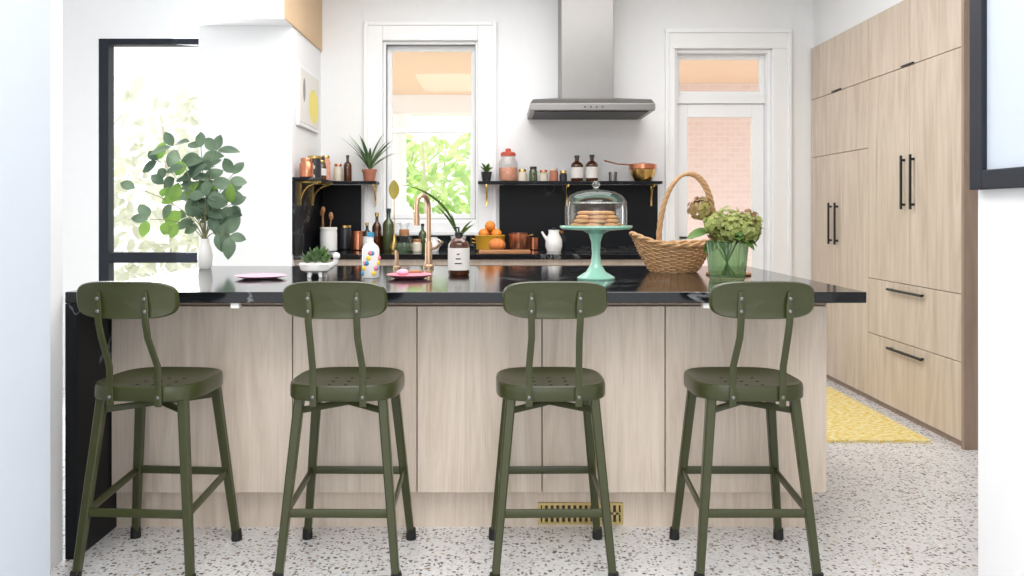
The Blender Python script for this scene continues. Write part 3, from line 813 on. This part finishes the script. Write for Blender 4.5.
jug('white_creamer',-.46,5.9,CZ_,.04,.10,'white_cer')
o=jug('white_kettle',.375,5.92,CZ_,.06,.15,'white_cer','blk')
G().sphere((.375,5.92,CZ_+.155),.012).make('lid_knob','blk',o)
o=root('potted_strappy_plant',-.30,6.12,CZ_)
G().lathe([(0,0),(.04,0),(.055,.09),(.058,.1),(.05,.1),(.045,.085),(0,.08)],-.30,6.12,CZ_,24).make('pot','white_cer',o)
g=G()
for a,l,e,dr in ((3.14,.60,9.0,1.0),(.3,.16,1.6,.45),(5.5,.2,1.6,.4),(2.8,.3,3.4,.5),(2.0,.24,2.2,.3)):
    base=Vector((-.30,6.12,CZ_+.085)); dx=math.cos(a)
    vs=[];fs=[]; N=12
    for i in range(N+1):
        t=i/N; ang=math.atan2(e,1)-dr*1.3*t
        if i: cur=cur+Vector((dx*math.cos(ang),.25*math.sin(a)*math.cos(ang),math.sin(ang)))*(l/N)
        else: cur=base.copy()
        w=.012*math.sin(math.pi*min(.98,max(.06,t**.8)))
        nn=Vector((-math.sin(ang)*dx,0,math.cos(ang)))
        vs += [cur+Vector((0,-w,0))+nn*w*.8, cur, cur+Vector((0,w,0))-nn*w*.8]
    for i in range(N):
        q=i*3; fs += [(q,q+1,q+4,q+3),(q+1,q+2,q+5,q+4)]
    g.add(vs,fs)
g.make('leaves','lf',o,nrm=False)
o=root('yellow_fruit_pot',-.07,6.02,CZ_)
G().lathe([(0,0),(.085,0),(.1,.015),(.105,.10),(.11,.108),(.103,.112),(.096,.10),(.09,.02),(0,.015)],-.07,6.02,CZ_,32).make('pot','yellow',o)
g=G()
for q in ((-.045,-.03,.12),(.045,-.03,.12),(0,.04,.125),(0,-.02,.175)): g.sphere((-.07+q[0],6.02+q[1],CZ_+q[2]),.038,16,8)
g.make('oranges','orange',o)
G().tube([(-.175,6.02,CZ_+.08),(-.20,6.02,CZ_+.085),(-.20,6.02,CZ_+.06),(-.175,6.02,CZ_+.055)],.006,8).make('side_handle','yellow',o)
o=root('small_pumpkin',-.02,5.82,CZ_)
G().sphere((-.02,5.82,CZ_+.048),.055,48,12,sz=.85,fn=lambda a:1+.06*math.cos(8*a)).make('body','pumpkin',o)
G().tube([(-.02,5.82,CZ_+.085),(-.018,5.82,CZ_+.11)],[.008,.005],8).make('stem','stem',o)
o=root('cutting_board',.03,5.62,CZ_)
B('board','board',o,-.14,.20,5.56,5.72,CZ_,CZ_+.022,.004)
o=root('copper_pot',.13,6.0,CZ_)
G().lathe([(0,0),(.06,0),(.066,.01),(.068,.12),(.072,.124),(.064,.126),(.06,.11),(0,.02)],.13,6.0,CZ_,32).make('body','copper',o)
G().tube([(.19,6.0,CZ_+.10),(.21,5.99,CZ_+.11),(.235,5.98,CZ_+.115)],[.007,.006,.007],8).make('handle','brass',o)
jar('copper_mug',.24,6.17,CZ_,.042,.09,'copper',None,neck=1.0)
jar('grey_crock',.42,6.22,CZ_,.045,.12,'navy','board',neck=.95)

SZ=1.4205
jar('copper_jar',-1.27,5.58,SZ,.045,.11,'copper','copper')
jar('spice_jar',-1.28,5.70,SZ,.038,.10,'cream','navy',label='ink')
jar('tea_tin',-1.27,5.82,SZ,.045,.14,'navy','brass',neck=.95)
jar('honey_jar',-1.26,5.96,SZ,.042,.12,'amber','brass',label='label')
jar('spice_jar',-1.19,6.25,SZ,.033,.11,'cream','copper')
jar('spice_jar',-1.29,6.10,SZ,.04,.15,'olivebottle','navy')
bottle('amber_bottle',-1.115,6.22,SZ,.03,.19,'amber')
jar('glass_spice_jar',-1.28,6.24,SZ,.035,.17,'coral','brass')
o=root('aloe_plant',-.96,6.25,SZ)
G().lathe([(0,0),(.038,0),(.050,.07),(.055,.07),(.055,.088),(.047,.088),(.044,.07),(0,.07)],-.96,6.25,SZ,28).make('pot','terra',o)
g=G()
for i in range(20):
    a=i*2.4; e=R.uniform(.8,3.2); l=R.uniform(.18,.32)
    g.leaf((-.96,6.25,SZ+.075),(math.cos(a),.35*math.sin(a),e),(0,0,1),l,.026,.28,6,fold=.4,tip=.75)
g.make('leaves','aloe',o,nrm=False)
o=root('small_potted_plant',-.10,6.26,SZ)
G().lathe([(0,0),(.03,0),(.042,.07),(.036,.07),(0,.06)],-.10,6.26,SZ,24).make('pot','navy',o)
g=G()
for i in range(26):
    a=i*2.4; g.leaf((-.10,6.26,SZ+.065),(math.cos(a),.6*math.sin(a),R.uniform(.4,1.8)),(0,0,1),R.uniform(.05,.09),.02,.3,4)
g.make('leaves','lf',o,nrm=False)
o=root('glass_storage_jar',.06,6.26,SZ)
G().lathe([(0,0),(.064,0),(.070,.01),(.070,.14),(.05,.17),(.05,.185),(0,.185)],.06,6.26,SZ,32).make('body','glass',o)
G().lathe([(0,.004),(.062,.004),(.066,.012),(.066,.10),(0,.105)],.06,6.26,SZ,28).make('contents','coral',o)
G().lathe([(0,.186),(.056,.186),(.056,.205),(.045,.215),(.02,.22),(.02,.24),(0,.243)],.06,6.26,SZ,28).make('lid','red',o)
for x,m_,l_,rr,hh in ((.165,'cream','brass',.033,.07),(.245,'olivebottle','blk',.030,.09),(.32,'cream','copper',.032,.065),(.395,'terra','cream',.033,.08),(.465,'navy','brass',.028,.06)):
    jar('spice_jar',x,6.25,SZ,rr,hh,m_,l_)
bottle('apothecary_bottle',.566,6.25,SZ,.045,.19,'amber',label='label',sh=.62)
bottle('apothecary_bottle',.676,6.25,SZ,.045,.195,'amber',label='label',sh=.62)
o=root('brass_colander',1.05,6.25,SZ)
G().lathe([(0,0),(.06,0),(.065,.01),(.088,.05),(.092,.10),(.098,.103),(.09,.106),(.084,.05),(0,.015)],1.05,6.25,SZ,36).make('bowl','brass',o)
G().lathe([(.0925,.085),(.1,.09),(.1,.125),(0,.14)],1.05,6.25,SZ,36).make('inner_pan','copper',o)
G().tube([(.97,6.24,SZ+.12),(.86,6.22,SZ+.125),(.76,6.21,SZ+.15)],[.006,.005,.006],8).make('handle','copper',o)
jar('small_tin',.83,6.25,SZ,.03,.05,'steel','steel',neck=1)

# ------------------------------------------------------------ lights
wd=bpy.data.worlds.new('world'); scene.world=wd; wd.use_nodes=True
bg=wd.node_tree.nodes['Background']; bg.inputs['Color'].default_value=(.965,.975,1,1); bg.inputs['Strength'].default_value=1.45
def area(name,loc,rot,sx,sy,e,col=(1,1,1)):
    l=bpy.data.lights.new(name,'AREA'); l.shape='RECTANGLE'; l.size=sx; l.size_y=sy; l.energy=e; l.color=col
    o=bpy.data.objects.new(name,l); o.location=loc; o.rotation_euler=[math.radians(a) for a in rot]; scene.collection.objects.link(o); return o
area('overhead_fill_kitchen',(.1,4.5,2.97),(0,0,0),2.6,1.8,62,(1,.99,.98))  # added fill under the ceiling to brighten the kitchen, no fixture there
area('overhead_fill_dining',(0,1.3,2.97),(0,0,0),2.2,1.6,64,(1,.99,.98))  # added overhead fill for the near end of the room, not a fixture
area('window_daylight',(-2.33,5.7,1.4),(-90,0,25),.7,2.0,36,(.97,.99,1))
area('fill_behind_camera',(-.3,-2.3,1.5),(90,0,0),2.2,1.8,20,(.97,.985,1))  # added frontal fill from behind the camera, no window modelled there
area('porch_ceiling_fill',(1,8.2,.2),(180,0,0),4,2,20)  # added upward fill that brightens the porch ceiling, not a real lamp
sun=bpy.data.lights.new('sun','SUN'); sun.energy=2.8; sun.angle=.03; sun.color=(1,.97,.93)
so=bpy.data.objects.new('sun',sun); scene.collection.objects.link(so)
so.rotation_euler=Vector((-.10,-.85,-.80)).to_track_quat('-Z','Y').to_euler()

# ------------------------------------------------------------ camera
cam=bpy.data.cameras.new('camera'); co=bpy.data.objects.new('camera',cam); scene.collection.objects.link(co)
co.location=(0,0,1.195); co.rotation_euler=(math.radians(90),0,0)
cam.sensor_width=36; cam.lens=36*850/1024; cam.shift_x=12/1024; cam.shift_y=-76/1024
cam.clip_start=.05; cam.clip_end=100
scene.camera=co
scene.view_settings.view_transform='Standard'
scene.view_settings.exposure=0.22
